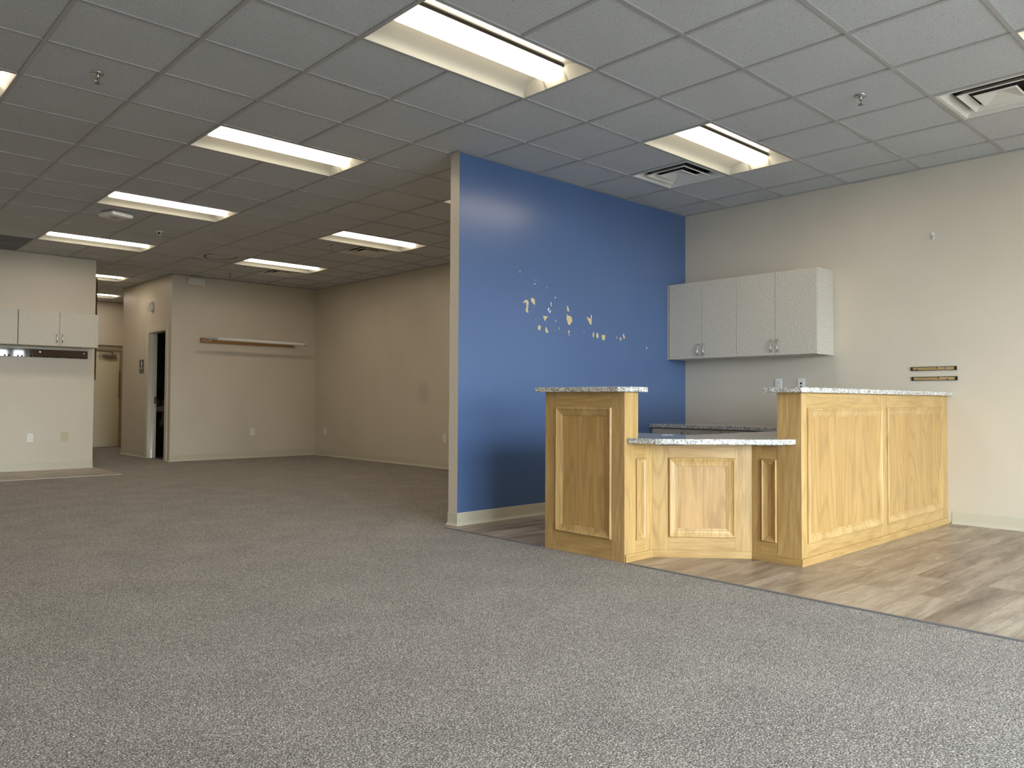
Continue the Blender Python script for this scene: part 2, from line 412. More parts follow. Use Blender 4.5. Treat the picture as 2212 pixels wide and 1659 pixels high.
# ------------------------------------------------------------------ vinyl cove base
def cove(name, pts, side=1):
    """pts: path along the foot of the wall; side=+1 puts the base to the left of the path"""
    prof = [(.0, .0), (.017, .0), (.0165, .003), (.010, .009), (.0055, .018), (.004, .03), (.0035, .096), (.002, .100), (.0, .100)]
    bm = B(); rings = []; n = len(pts); P = [Vector(p) for p in pts]
    for i, p in enumerate(P):
        d0 = (P[i] - P[i - 1]).normalized() if i else None
        d1 = (P[i + 1] - P[i]).normalized() if i < n - 1 else None
        n0 = Vector((-d0.y, d0.x)) * side if d0 else None; n1 = Vector((-d1.y, d1.x)) * side if d1 else None
        if n0 and n1:
            m = (n0 + n1); m = m / m.dot(n0) if abs(m.dot(n0)) > .1 else n0
        else: m = n0 or n1
        rings.append([bm.verts.new((p.x + m.x * a, p.y + m.y * a, z)) for a, z in prof])
    for u, v in zip(rings, rings[1:]):
        for k in range(len(prof) - 1):
            f = bm.faces.new((u[k], u[k + 1], v[k + 1], v[k]))
            pass
    bm.faces.new(rings[0]); bm.faces.new(rings[-1])
    return struct(obj(name, bm, M_base))
cove('baseboard_right_front', [(RX, YF), (RX, -.205)], 1)
cove('baseboard_partition', [(RX - .62, PY0), (.375, PY0), (.375, PY1), (RX, PY1)], 1 if False else 1)
cove('baseboard_right_rear', [(RX, PY1), (RX, 10.08), (.94, 10.08), (.94, 10.19)], 1)
cove('baseboard_hall_right', [(.94, 11.18), (.94, 12.43), (1.75, 12.43)], 1)
cove('baseboard_kitchenette', [(-.26, 9.74), (-.26, 9.62), (-7.0, 9.62)], 1)
cove('baseboard_left', [(-7.0, 9.62), (-7.0, YF)], 1)

# ------------------------------------------------------------------ windows of the shop front (behind the camera)
M_alu = mat('dark_aluminium', (.09, .085, .08), .4, .6)
for n, (a, b) in enumerate(WINS, 1):
    bm = B(); y0, y1 = YF - .09, YF - .03; t = .045
    box(bm, a, a + t, y0, y1, WZ0, WZ1); box(bm, b - t, b, y0, y1, WZ0, WZ1); box(bm, a + t, b - t, y0, y1, WZ0, WZ0 + t)
    box(bm, a + t, b - t, y0, y1, WZ1 - t, WZ1)
    f = struct(obj('window_%d' % n, bm, M_alu))
    bm = B(); box(bm, a + t, b - t, YF - .062, YF - .058, WZ0 + t, WZ1 - t); obj('pane', bm, M_glass, f)

# ------------------------------------------------------------------ ceiling tiles and grid
LIGHTS = [(-2, -2), (-2, -6), (-2, -10), (-2, -14), (2, -2), (2, -6), (2, -10), (2, -14), (-6, -6), (2, 2), (-2, 2), (-6, 2), (-6, -2), (-6, -10), (-6, -14), (-1, -19), (0, -23)]
DIFF = [(3, -3), (3, 1), (3, -11), (3, -15)]
GRILL = [(-3, -15), (-3, -16)]
skip = set(DIFF) | set(GRILL)
for i, j in LIGHTS: skip |= {(i, j), (i + 1, j)}
bm = B()
for i in range(-12, 6):
    for j in range(-24, 10):
        if (i, j) in skip: continue
        if j < -17 and not (-3 <= i <= (5 if j > -22 else 2)): continue
        x0, x1, y0, y1 = i * T, (i + 1) * T, -(j + 1) * T, -j * T
        f = bm.faces.new([bm.verts.new(p) for p in ((x0, y0, H + .006), (x0, y1, H + .006), (x1, y1, H + .006), (x1, y0, H + .006))])
# dark scuff arcs left on the tiles at the back
def arc(pts, wd=.012):
    for (a, b) in zip(pts, pts[1:]):
        a = Vector((a[0] * T, -a[1] * T)); b = Vector((b[0] * T, -b[1] * T)); d = (b - a).normalized(); n = Vector((-d.y, d.x)) * wd
        f = bm.faces.new([bm.verts.new((q.x, q.y, H + .0045)) for q in (a + n, b + n, b - n, a - n)]); f.material_index = 1
arc([(1.28, -13.12), (1.15, -13.14), (1.12, -13.35), (1.2, -13.6), (1.34, -13.75), (1.5, -13.77), (1.66, -13.66), (1.76, -13.38), (1.76, -13.12)])
arc([(1.05, -13.94), (1.29, -13.97)]); arc([(1.72, -13.97), (1.97, -13.98)], .015)
for z in (0,):
    pass
struct(obj('ceiling', bm, [M_tile, M_mark], fix=False))
bm = B(); tw = .012
for i in range(-12, 7):
    x = min(i * T, RX - tw)
    y = -8 * T
    for (ya, yb) in ((YF, 10.08), (10.08, 14.6)):
        if ya > 9 and not (-1.0 < i * T < 1.75): continue
        segs = []; cur = ya
        for (li, lj) in LIGHTS:      # no tee crosses the middle of a fitting
            if i == li + 1:
                a, b = -(lj + 1) * T, -lj * T
                if a < yb and b > ya: segs.append((a, b))
        for a, b in sorted(segs):
            if a > cur: box(bm, x - tw, x + tw, cur, a - tw, H, H + .03)
            cur = b + tw
        box(bm, x - tw, x + tw, cur, yb, H, H + .03)
for j in range(-24, 10):
    y = -j * T
    if not (YF < y < 14.6): continue
    xa, xb = (-7.0, RX) if y < 10.08 else (-1.0, .94 if y < 12.43 else 1.75)
    box(bm, xa, xb, y - tw, y + tw, H + .0002, H + .0298)
# wall angles
for d in ((RX - .022, RX, YF, PY0), (RX - .022, RX, PY1, 10.08), (.375, RX - .022, PY0 - .022, PY0), (.353, .375, PY0 - .022, PY1 + .022), (.375, RX - .022, PY1, PY1 + .022),
          (.94, RX - .022, 10.058, 10.08), (.918, .94, 10.058, 12.43), (-7, -.238, 9.598, 9.62), (-.26, -.238, 9.62, 9.74), (-1, 1.75, 14.578, 14.6)):
    box(bm, *d, H - .003, H + .0005)
struct(obj('trim_3', bm, M_tee))

# ------------------------------------------------------------------ troffer ceiling lights
def make_light(loc, label):
    t = thing('ceiling_light', label, 'ceiling light', loc, 0, 'recessed ceiling lights')
    L, W = T - .014, T / 2 - .014           # half sizes
    # side reflectors: curved pans from the outer edge up to the lamp, with folded end plates
    for s in (1, -1):
        bm = B(); prof = [(W, 0), (W - .010, .018), (W - .022, .030), (W - .045, .042), (W - .09, .058), (W - .14, .070), (.112, .080), (.101, .081)]
        for (a, za), (b, zb) in zip(prof, prof[1:]):
            f = bm.faces.new([bm.verts.new(p) for p in ((-L, s * a, za), (L, s * a, za), (L, s * b, zb), (-L, s * b, zb))]); f.smooth = True
        bmesh.ops.remove_doubles(bm, verts=bm.verts, dist=1e-5)
        obj('reflector', bm, M_refl, t)
    for s in (1, -1):
        bm = B(); e = L - .055
        for k in (1, -1):
            prof = [(W, 0), (W - .022, .030), (W - .045, .042), (W - .09, .058), (W - .14, .070), (.08, .081)]
            for (a, za), (b, zb) in zip(prof, prof[1:]):
                bm.faces.new([bm.verts.new(p) for p in ((s * (L), k * a, 0), (s * (L), k * b, 0), (s * (L - .7 * zb), k * b, zb), (s * (L - .7 * za), k * a, za))])
        bm.faces.new([bm.verts.new(p) for p in ((s * L, .10, 0), (s * L, -.10, 0), (s * (L - .056), -.10, .08), (s * (L - .056), .10, .08))])
        bmesh.ops.remove_doubles(bm, verts=bm.verts, dist=1e-5)
        obj('end_plate', bm, M_refl, t)
    # glowing curved lens
    bm = B(); n = 10; e = L - .045; ring = []
    for k in range(n + 1):
        a = PI * k / n; ring.append((-.094 * math.cos(a), .076 - .064 * math.sin(a)))
    for (a, za), (b, zb) in zip(ring, ring[1:]):
        f = bm.faces.new([bm.verts.new(p) for p in ((-e, a, za), (e, a, za), (e, b, zb), (-e, b, zb))]); f.smooth = True
    for s in (1, -1): bm.faces.new([bm.verts.new((s * e, a, z)) for a, z in ring])
    bmesh.ops.remove_doubles(bm, verts=bm.verts, dist=1e-5)
    obj('lens', bm, M_lens, t)
    bm = B()
    for s in (1, -1): box(bm, -e, e, s * .098 - .003, s * .098 + .003, .064, .081)
    obj('lens_channel', bm, M_steel, t)
    bm = B(); hz = .1; o = .012           # closed housing above
    box(bm, -L - .01, L + .01, -W - .01, W + .01, hz, hz + .01)
    for s in (1, -1):
        box(bm, -L - .01, L + .01, s * (W + .005) - .004, s * (W + .005) + .004, 0.002, hz)
        box(bm, s * (L + .005) - .004, s * (L + .005) + .004, -W, W, 0.002, hz)
    obj('housing', bm, M_offw, t)
    return t
lab = {(-2, -2): 'largest glowing troffer in the ceiling, nearest, above the open carpet', (-2, -6): 'glowing ceiling troffer next behind the largest one, second of the receding row',
 (-2, -10): 'glowing ceiling troffer third in the receding row, just before the white round-cornered ceiling box', (-2, -14): 'glowing ceiling troffer fourth in the receding row, in front of the kitchenette wall',
 (2, -2): 'glowing ceiling troffer over the reception desk with an air diffuser beside it', (2, -6): 'sliver of a glowing troffer peeping out behind the top of the blue partition',
 (2, -10): 'glowing ceiling troffer in the back bay nearer the blue partition, with a diffuser beside it', (2, -14): 'glowing ceiling troffer in the back bay next to the dark scuff arcs',
 (-6, -6): 'cut-off glowing troffer at the left edge of the photo', (2, 2): 'corner of a glowing troffer at the right photo edge, above the large diffuser',
 (-1, -19): 'small glowing troffer in the hallway ceiling, the nearer of its two', (0, -23): 'small glowing troffer at the far end of the hallway ceiling',
 (-2, 2): 'recessed troffer out of frame nearest the shop window, middle column', (-6, 2): 'recessed troffer out of frame nearest the shop window, outer column',
 (-6, -2): 'recessed troffer out of frame, outer column, second from the window', (-6, -10): 'recessed troffer out of frame in the outer column, fourth from the shop window',
 (-6, -14): 'recessed troffer out of frame in the outer column, in front of the kitchenette wall'}
first = None
for i, j in LIGHTS:
    p = ((i + 1) * T, -(j + .5) * T, H)
    if first is None: first = make_light(p, lab[(i, j)])
    else: dup(first, p, lab[(i, j)])

# ------------------------------------------------------------------ air diffusers, return grille
def make_diffuser(loc, label):
    t = thing('air_diffuser', label, 'air vent', loc, 0, 'square ceiling air diffusers')
    h = T / 2 - .013
    def ring(bm, a, za, b, zb):
        A = [(-a, -a), (a, -a), (a, a), (-a, a)]; Bq = [(-b, -b), (b, -b), (b, b), (-b, b)]
        for k in range(4):
            k2 = (k + 1) % 4
            bm.faces.new([bm.verts.new(p) for p in ((*A[k], za), (*A[k2], za), (*Bq[k2], zb), (*Bq[k], zb))])
    bm = B(); ring(bm, h, 0, h - .022, 0); ring(bm, h - .022, 0, h - .050, .035); ring(bm, h - .05, .035, h - .052, .05)
    obj('frame', bm, M_offw, t)
    for a, b in ((h - .095, h - .135),):
        bm = B(); ring(bm, a, .004, b, .034); ring(bm, a, .004, a - .006, -.001); ring(bm, a - .006, -.001, b - .004, .028); obj('louvre', bm, M_offw, t)
    bm = B(); a = h - .170
    ring(bm, a, .004, a - .008, -.002); ring(bm, a - .008, -.002, .02, .03)
    bm.faces.new([bm.verts.new(p) for p in ((-.02, -.02, .03), (.02, -.02, .03), (.02, .02, .03), (-.02, .02, .03))])
    obj('core', bm, M_offw, t)
    bm = B(); box(bm, -h, h, -h, h, .10, .11); 
    for s in (1, -1):
        box(bm, -h, h, s * h - .003, s * h + .003, .001, .1); box(bm, s * h - .003, s * h + .003, -h, h, .001, .1)
    obj('duct_box', bm, M_dark, t)
    return t
dl = {(3, -3): 'square louvred air diffuser tucked beside the troffer over the reception desk', (3, 1): 'large square louvred air diffuser cut off at the right edge of the photo',
      (3, -11): 'square air diffuser beside the back-bay troffer nearer the partition', (3, -15): 'square air diffuser beside the farthest back-bay troffer'}
first = None
for i, j in DIFF:
    p = ((i + .5) * T, -(j + .5) * T, H)
    if first is None: first = make_diffuser(p, dl[(i, j)])
    else: dup(first, p, dl[(i, j)])
bm = B(); x0, x1, y0, y1 = -3 * T + .014, -2 * T - .014, 14 * T + .014, 16 * T - .014
M_gr = mat('grille_grey', (.20, .20, .20), .6)
for k in range(40):
    y = y0 + (y1 - y0) * k / 40; box(bm, x0, x1, y, y + .010, H, H + .012)
g = tag(obj('return_grille', bm, M_gr), 'dark return air grille in the ceiling before the kitchenette wall', 'air vent')
bm = B(); box(bm, x0, x1, y0, y1, H + .02, H + .03); obj('backing', bm, M_dark, g)

# ------------------------------------------------------------------ sprinklers and detectors
def make_sprinkler(loc, label):
    t = thing('fire_sprinkler', label, 'sprinkler', loc, 0, 'ceiling fire sprinklers')
    bm = B(); lathe(bm, (0, 0, 0), [(.012, -.008), (.032, -.008), (.036, -.002), (.036, 0)], 20); obj('escutcheon', bm, M_chrome, t)
    bm = B(); tube(bm, [(0, 0, -.004), (0, 0, -.03)], .010)
    tube(bm, [(.010, 0, -.026), (.013, 0, -.042), (.003, 0, -.060)], .0028, 6); tube(bm, [(-.010, 0, -.026), (-.013, 0, -.042), (-.003, 0, -.060)], .0028, 6)
    obj('frame', bm, M_chrome, t)
    bm = B(); lathe(bm, (0, 0, -.064), [(.015, 0), (.016, .002), (.004, .006)], 12); obj('deflector', bm, M_steel, t)
    bm = B(); tube(bm, [(0, 0, -.028), (0, 0, -.058)], .0025, 6); obj('bulb', bm, mat('dark_red_glass', (.10, .015, .01), .1), t)
    return t
sp = make_sprinkler((2.45 * T, -.50 * T, H + .005), 'chrome fire sprinkler in the ceiling beyond the large diffuser')
dup(sp, (-3.45 * T, 4.45 * T, H + .005), 'fire sprinkler in the dark ceiling between the cut-off troffer and the largest one')
dup(sp, (2.56 * T, 10.4 * T, H + .005), 'tiny fire sprinkler beside the back-bay diffuser nearer the partition')
dup(sp, (2.60 * T, 15.5 * T, H + .005), 'tiny fire sprinkler near the back wall above the white rod')
def sensor(loc, label, s=1.):
    t = thing('ceiling_sensor', label, 'sensor', loc, 0)
    bm = B(); lathe(bm, (0, 0, 0), [(.052 * s, 0), (.052 * s, -.010), (.040 * s, -.018), (.02 * s, -.019)], 24); obj('base', bm, M_white, t)
    bm = B(); tube(bm, [(0, 0, -.018), (0, 0, -.052 * s)], .017 * s, 16); obj('neck', bm, M_black, t)
    bm = B(); lathe(bm, (0, 0, -.050 * s), [(.022 * s, 0), (.023 * s, -.004), (.020 * s, -.011), (.010 * s, -.012)], 20); obj('cap', bm, M_offw, t)
    for a in (0.6, 2.7, 4.8):
        bm = B(); tube(bm, [(.03 * s * math.cos(a), .03 * s * math.sin(a), -.014), (.022 * s * math.cos(a), .022 * s * math.sin(a), -.055 * s)], .003, 6); obj('strut', bm, M_white, t)
    return t
sensor((-.56 * T, -.62 * T, H), 'white round ceiling sensor cut off by the top edge of the photo')
sensor((-.50 * T, 11.45 * T, H), 'small white ceiling sensor on a dark tile near the fourth troffer', .9)
def access_point():
    t = thing('ceiling_box', 'white round-cornered flat box fixed to the ceiling between the third and fourth troffers', 'detector', (-1.53 * T, 10.52 * T, H), .35)
    bm = B(); box(bm, -.125, .125, -.125, .125, -.052, 0); obj('cover', bm, M_white, t, .035)
    bm = B(); lathe(bm, (0, 0, -.0525), [(.02, 0), (.05, -.001), (.05, .001)], 20); obj('badge', bm, mat('pale_grey_plastic', (.4, .4, .4), .4), t)
access_point()

# ------------------------------------------------------------------ reception desk
desk = thing('reception_desk', 'angled oak reception desk with two tall wings and a lower middle, raised panel fronts', 'desk', (.9, .3, 0))
DL = Vector((.9, .3, 0))
def dobj(name, bm, m, bevel=0., parent=desk):
    bmesh.ops.translate(bm, verts=bm.verts, vec=-DL); return obj(name, bm, m, parent, bevel)
ZT, ZL = 1.026, .716
bm = B()
prism(bm, [(.268, .608), (.40, .608), (.40, 1.262), (.268, 1.262)], 0, ZT - .002)
prism(bm, [(.30, .608), (.535, .608), (.56, .72), (.30, .72)], 0, ZL - .002)
prism(bm, [(.536, .602), (.951, .153), (1.03, .225), (.615, .675)], 0, ZL - .002)
prism(bm, [(.953, .150), (.953, -.1), (1.07, -.1), (1.07, .24)], 0, ZL - .002)
prism(bm, [(.953, -.167), (RX - .001, -.167), (RX - .001, -.022), (.953, -.022)], 0, ZT - .002)
box(bm, .42, .93, 1.235, 1.258, 0, ZL - .002)
dobj('frame', bm, W_V)
def face(P0, P1, zt, stiles, panels, wX, wpan, base=None, top_rail=True):
    """wood face: P0->P1 along the floor, outward normal to the right of the direction;
    stiles: (u0,u1) uprights; panels: (u0,u1,z0,z1) outer edges of the mouldings"""
    P0 = Vector(P0); P1 = Vector(P1); d = (P1 - P0); Lh = d.length; d.normalize(); n = Vector((d.y, -d.x))
    def pt(u, h, z): q = P0 + d * u + n * h; return (q.x, q.y, z)
    def slab(u0, u1, z0, z1, h0, h1, name, m, bev=.0012):
        b = B(); vs = [b.verts.new(pt(u, h, z)) for z in (z0, z1) for u, h in ((u0, h0), (u1, h0), (u1, h1), (u0, h1))]
        for f in ((3, 2, 1, 0), (4, 5, 6, 7), (0, 1, 5, 4), (1, 2, 6, 5), (2, 3, 7, 6), (3, 0, 4, 7)): b.faces.new([vs[i] for i in f])
        return dobj(name, b, m, bev)
    for k, (u0, u1) in enumerate(stiles): slab(u0, u1, 0, zt, -.008, 0, 'stile', (W_V, W_V2)[k % 2])
    for (u0, u1, z0, z1) in panels:
        a = max([s[1] for s in stiles if s[1] <= (u0 + u1) / 2]); b_ = min([s[0] for s in stiles if s[0] >= (u0 + u1) / 2])
        slab(a, b_, z1 - .012, zt, -.008, -.0004, 'rail', wX); slab(a, b_, 0, z0 + .012, -.008, -.0004, 'rail', wX)
        pw = min(.058, (u1 - u0) * .36)
        prof = [(0, -.004), (0, .007), (.05, .0115), (.13, .0135), (.20, .0125), (.26, .0095), (.50, .0045), (.70, .0025), (.71, .0005), (.80, .0005), (.82, -.002), (.93, -.003), (.94, -.006), (1., -.006)]
        bm = B(); prev = None
        for q, h in prof:
            s = q * pw; r = [bm.verts.new(pt(u, h, z)) for u, z in ((u0 + s, z0 + s), (u1 - s, z0 + s), (u1 - s, z1 - s), (u0 + s, z1 - s))]
            if prev:
                for k in range(4): bm.faces.new((prev[k], prev[(k + 1) % 4], r[(k + 1) % 4], r[k]))
            prev = r
        dobj('moulding', bm, W_V2)
        s = pw * .96; slab(u0 + s, u1 - s, z0 + s, z1 - s, -.0079, -.005, 'panel', wpan, 0)
    if base: slab(-base[0], Lh + base[1], 0, .047, 0.0, .010, 'base_trim', wX, .002)
    return pt
# left wing, face towards the carpet
face((.26, 1.27), (.26, .60), ZT, [(0, .100), (.566, .67)], [(.101, .569, .125, .930)], W_Y, W_P)
# end of the left wing with the narrow panel under the low top
pw_ = B()
face((.262, .60), (.535, .598), ZL, [(0, .106), (.200, .273)], [(.104, .202, .122, .620)], W_X, W_P, base=(-.001, -.003))
bm = B(); box(bm, .262, .376, .6, .608, ZL, ZT); dobj('stile', bm, W_V, .0012)
# middle
face((.531, .597), (.945, .148), ZL, [(0, .103), (.508, .611)], [(.101, .508, .126, .618)], W_D, W_P2, base=(-.004, -.004))
# right wing, face towards the carpet with a narrow panel and a tall post
face((.945, .148), (.945, -.018), ZL, [(0, .062), (.160, .166)], [(.068, .166, .120, .620)], W_Y, W_P)
bm = B(); box(bm, .945, .953, -.1668, -.020, 0, ZT); dobj('stile', bm, W_V2, .0012)
bm = B(); box(bm, .935, .945, -.1748, .146, 0, .047); dobj('base_trim', bm, W_Y, .002)
# right wing, long front
face((.945, -.175), (RX - .002, -.175), ZT, [(0, .073), (1.158, 1.258), (2.338, RX - .947)], [(.070, 1.160, .125, .934), (1.256, 2.340, .125, .936)], W_X, W_P, base=(.01, 0))

# black support plates under the low top, granite tops
def slab_top(name, pts, z0, z1, label, loc):
    bm = B(); prism(bm, [(x - loc[0], y - loc[1]) for x, y in pts], z0, z1)
    bmesh.ops.triangulate(bm, faces=[f for f in bm.faces if len(f.verts) > 4])
    o = obj(name, bm, M_gran, None, .004); o.location = (loc[0], loc[1], 0); return tag(o, label, 'countertop')
slab_top('granite_countertop', [(.21, 1.32), (.21, .612), (.265, .552), (.425, .552), (.432, .56), (.432, 1.32)], ZT, ZT + .031, 'short raised granite top on the tall wing nearest the blue wall', (.3, .9))
slab_top('granite_countertop', [(.90, .045), (.90, -.198), (.925, -.225), (3.40, -.225), (RX - .001, -.215), (RX - .001, .045)], ZT, ZT + .031, 'long raised granite top on the right wing running to the wall', (2., -.1))
low = slab_top('granite_countertop', [(.279, .597), (.310, .407), (.806, -.075), (.944, -.142), (.944, -.015), (RX - .001, -.015), (RX - .001, .60), (.955, .60), (.955, 1.27), (.402, 1.27), (.402, .597)],
               ZL, ZL + .032, 'low granite worktop in the middle of the reception desk', (1.2, .4))
for a in ((.43, .38), (.86, -.02)):
    bm = B(); box(bm, -.045, .045, -.07, .07, ZL - .008, ZL - .001)
    bmesh.ops.rotate(bm, verts=bm.verts, cent=(0, 0, 0), matrix=Matrix.Rotation(PI / 4, 3, 'Z')); bmesh.ops.translate(bm, verts=bm.verts, vec=(a[0] - 1.2 + .035, a[1] - .4 + .035, 0))
    obj('support_plate', bm, M_black, low)
bm = B(); box(bm, -.035, .035, -.02, .02, 0, .0008)
o = tag(obj('paper_slip', bm, M_white), 'small white paper slip lying on the low granite worktop', 'paper'); o.location = (.83, .70, ZL + .0322); o.rotation_euler = (0, 0, -.78)

# ------------------------------------------------------------------ laminate cabinets
def pull(bm, L=.105, horizontal=False):
    """bow handle in the local x=outwards(-), z=length frame"""
    h = L / 2
    pts = [(0, 0, h), (-.020, 0, h - .003), (-.028, 0, h - .020), (-.028, 0, -h + .020), (-.020, 0, -h + .003), (0, 0, -h)]
    tube(bm, pts, .0048, 8)
def cabinet(name, label, loc, rz, W, Hh, D, hz, doors=2, group=None, kick=0., hside='pair'):
    """local frame: front at x=0 facing -x, body to +x, width along y from 0 to W"""
    t = thing(name, label, 'cabinet', loc, rz, group)
    bm = B(); e = .018
    box(bm, .02, D, .001, e, kick, Hh); box(bm, .02, D, W - e, W - .001, kick, Hh); box(bm, .02, D, e, W - e, kick, kick + e); box(bm, .02, D, e, W - e, Hh - e, Hh); box(bm, D - .006, D, e, W - e, kick + e, Hh - e)
    if kick: box(bm, .07, D, .001, W - .001, 0, kick)
    obj('body', bm, M_lam, t)
    dw = W / doors
    for k in range(doors):
        bm = B(); box(bm, 0, .019, k * dw + .0018, (k + 1) * dw - .0018, kick + .003, Hh - (.003 if not kick else .006)); d = obj('door', bm, M_lam, t, .001)
        bm = B(); pull(bm); y = dw - .032 if k == 0 else dw + .032
        bmesh.ops.translate(bm, verts=bm.verts, vec=(0, y, hz)); obj('handle', bm, M_chrome, d)
    return t
cabinet('wall_cabinet', 'two-door grey laminate wall cabinet above the desk, the one with the exposed end', (3.10, .757, 1.391), 0, .790, .761, .319, .088, group='wall cabinets behind the desk')
cabinet('wall_cabinet', 'two-door grey laminate wall cabinet fitted against the blue wall', (3.10, 1.547, 1.391), 0, .765, .761, .319, .088, group='wall cabinets behind the desk')
bx('filler_strip', (3.104, 3.12, 2.318, 2.334, 1.391, 2.15), M_lam)
tag(bpy.data.objects['filler_strip'], 'narrow laminate filler strip between wall cabinet and blue wall', 'trim')
cabinet('base_cabinet', 'grey laminate base cabinet under the back counter beside the blue wall', (2.82, 1.545, 0), 0, .765, .712, .598, .62, group='base cabinets under the back counter', kick=.1)
cabinet('base_cabinet', 'grey laminate base cabinet under the back counter, farther from the blue wall', (2.82, .778, 0), 0, .765, .712, .598, .62, group='base cabinets under the back counter', kick=.1)
bm = B(); box(bm, 2.835, 2.85, 2.313, 2.334, .1, .71); tag(obj('filler_strip', bm, M_lam), 'narrow laminate filler strip between base cabinet and blue wall', 'trim')
slab_top('granite_countertop', [(2.80, .757), (RX - .001, .757), (RX - .001, PY0 - .001), (2.80, PY0 - .001)], .714, .749, 'granite back counter along the wall beneath the wall cabinets', (3.1, 1.5))
# kitchenette: fronts face -y, so the local frame is turned by 90 degrees
cabinet('wall_cabinet', 'laminate wall cabinet at the free end of the kitchenette wall, with two handles', (-.30, 9.30, 1.66), PI / 2, .94, .455, .319, .10, group='kitchenette wall cabinets')
cabinet('wall_cabinet', 'laminate kitchenette wall cabinet cut off by the left edge of the photo', (-1.245, 9.30, 1.66), PI / 2, .94, .455, .319, .10, group='kitchenette wall cabinets')

# coat rail under the kitchenette cabinets
t = thing('coat_rail', 'glossy dark wooden rail with black pegs under the kitchenette cabinets', 'coat rail', (-1.3, 9.6, 1.57))
bm = B(); box(bm, -.95, .95, -.004, .018, -.052, .055); obj('board', bm, M_rail, t, .002)
for k in range(13):
    for s in (-.022, .022):
        x = .95 - .075 - k * .147 + s; bm = B(); tube(bm, [(x, .0, -.044), (x, -.030, -.047), (x, -.038, -.030)], .0055, 6); obj('peg', bm, M_black, t)
for x in (.90, .37, -.3):
    bm = B(); lathe(bm, (x, 0, 0), [(.008, 0), (.008, .003)], 10)
    bmesh.ops.rotate(bm, verts=bm.verts, cent=(x, 0, 0), matrix=Matrix.Rotation(PI / 2, 3, 'X')); bmesh.ops.translate(bm, verts=bm.verts, vec=(0, -.005, .02)); obj('screw', bm, M_chrome, t)

# ------------------------------------------------------------------ wall plates
def plate(name, label, loc, rz, m=M_white, kind='outlet', w_=.070, h_=.115, cat='outlet'):
    """local: plate in the xz plane facing -y"""
    t = thing(name, label, cat, loc, rz)
    bm = B(); box(bm, -w_ / 2, w_ / 2, -.006, 0, -h_ / 2, h_ / 2); obj('cover_plate', bm, m, t, .002)
    if kind == 'outlet':
        for z in (.021, -.021):
            bm = B(); lathe(bm, (0, 0, 0), [(.0165, 0), (.0165, .0025)], 20); bmesh.ops.rotate(bm, verts=bm.verts, cent=(0, 0, 0), matrix=Matrix.Rotation(PI / 2, 3, 'X'))
            bmesh.ops.translate(bm, verts=bm.verts, vec=(0, -.0055, z)); s = obj('socket', bm, m, t)
            bm = B()
            for x in (-.006, .006): box(bm, x - .0012, x + .0012, -.0086, -.0078, z + .001, z + .009)
            box(bm, -.0022, .0022, -.0086, -.0078, z - .010, z - .005); obj('slots', bm, M_black, s)
    if kind == 'data':
        for z in (.012, -.022):
            bm = B(); box(bm, -.009, .009, -.0068, -.006, z - .009, z + .009); obj('jack', bm, M_black, t)
    if kind == 'switch':
        bm = B(); box(bm, -.016, .016, -.009, -.006, -.033, .033); obj('rocker', bm, m, t, .001)
    return t
Rz = PI / 2      # plates on the right wall: local -y -> -x needs rz = -90deg
plate('wall_outlet', 'white duplex outlet above the back counter, the one nearer the blue wall', (RX, 1.289, 1.133), -PI / 2)
plate('data_plate', 'white wall plate with two dark data jacks above the raised granite top', (RX, 1.064, 1.131), -PI / 2, kind='data', cat='wall plate')
plate('wall_outlet', 'white duplex outlet low on the rear right wall near the far corner', (RX, 9.73, .433), -PI / 2)
plate('wall_outlet', 'white duplex outlet low on the rear right wall beside the blue partition', (RX, 6.38, .435), -PI / 2)
plate('wall_switch', 'beige switch plate half hidden behind the partition edge', (RX, 6.27, 1.01), -PI / 2, M_beige, 'switch', .075, .15, cat='switch')
plate('wall_outlet', 'white duplex outlet low on the back wall under the white rod', (2.27, 10.08, .433), 0)
plate('wall_outlet', 'white duplex outlet low on the kitchenette wall', (-1.02, 9.62, .442), 0)
plate('blank_plate', 'beige blank wall plate low on the kitchenette wall near its free end', (-.61, 9.62, .45), 0, M_beige, 'blank', .095, .115, cat='wall plate')

# two black-framed tan strips, adhesive hook and bits on the right wall
def strip(loc, label):
    t = thing('mounting_strip', label, 'wall strip', loc, 0, 'black framed strips beside the raised granite top')
    bm = B(); L, h = .174, .016
    box(bm, -.012, 0, -L, L, h - .004, h); box(bm, -.012, 0, -L, L, -h, -h + .004); box(bm, -.012, 0, -L, -L + .014, -h + .004, h - .004); box(bm, -.012, 0, L - .014, L, -h + .004, h - .004)
    obj('frame', bm, M_black, t, .001)
    bm = B(); box(bm, -.006, 0, -L + .014, L - .014, -h + .004, h - .004); obj('tan_backing', bm, M_cork, t)
    return t
s1 = strip((RX, -.077, 1.250), 'upper of two black framed tan strips on the right wall')
s2 = dup(s1, (RX, -.082, 1.168), 'lower of two black framed tan strips, just above the granite end')
for s, spots in ((s1, [(.128, -.008, 0), (-.025, .004, 0), (-.085, .002, 1)]), (s2, [(-.03, .006, 0), (-.10, -.008, 0)])):
    for y, z, c in spots:
        bm = B(); lathe(bm, (0, 0, 0), [(.006, 0), (.004, .003)], 8); bmesh.ops.rotate(bm, verts=bm.verts, cent=(0, 0, 0), matrix=Matrix.Rotation(-PI / 2, 3, 'Y')); bmesh.ops.translate(bm, verts=bm.verts, vec=(-.006, y, z))
        obj('residue_spot', bm, mat('violet_ink', (.10, .05, .5), .5) if c else M_black, s)
t = thing('adhesive_hook', 'small white adhesive hook high on the right wall', 'hook', (RX, -.079, 2.337))
bm = B(); box(bm, -.005, 0, -.013, .013, -.028, .034); obj('backplate', bm, M_white, t, .004)
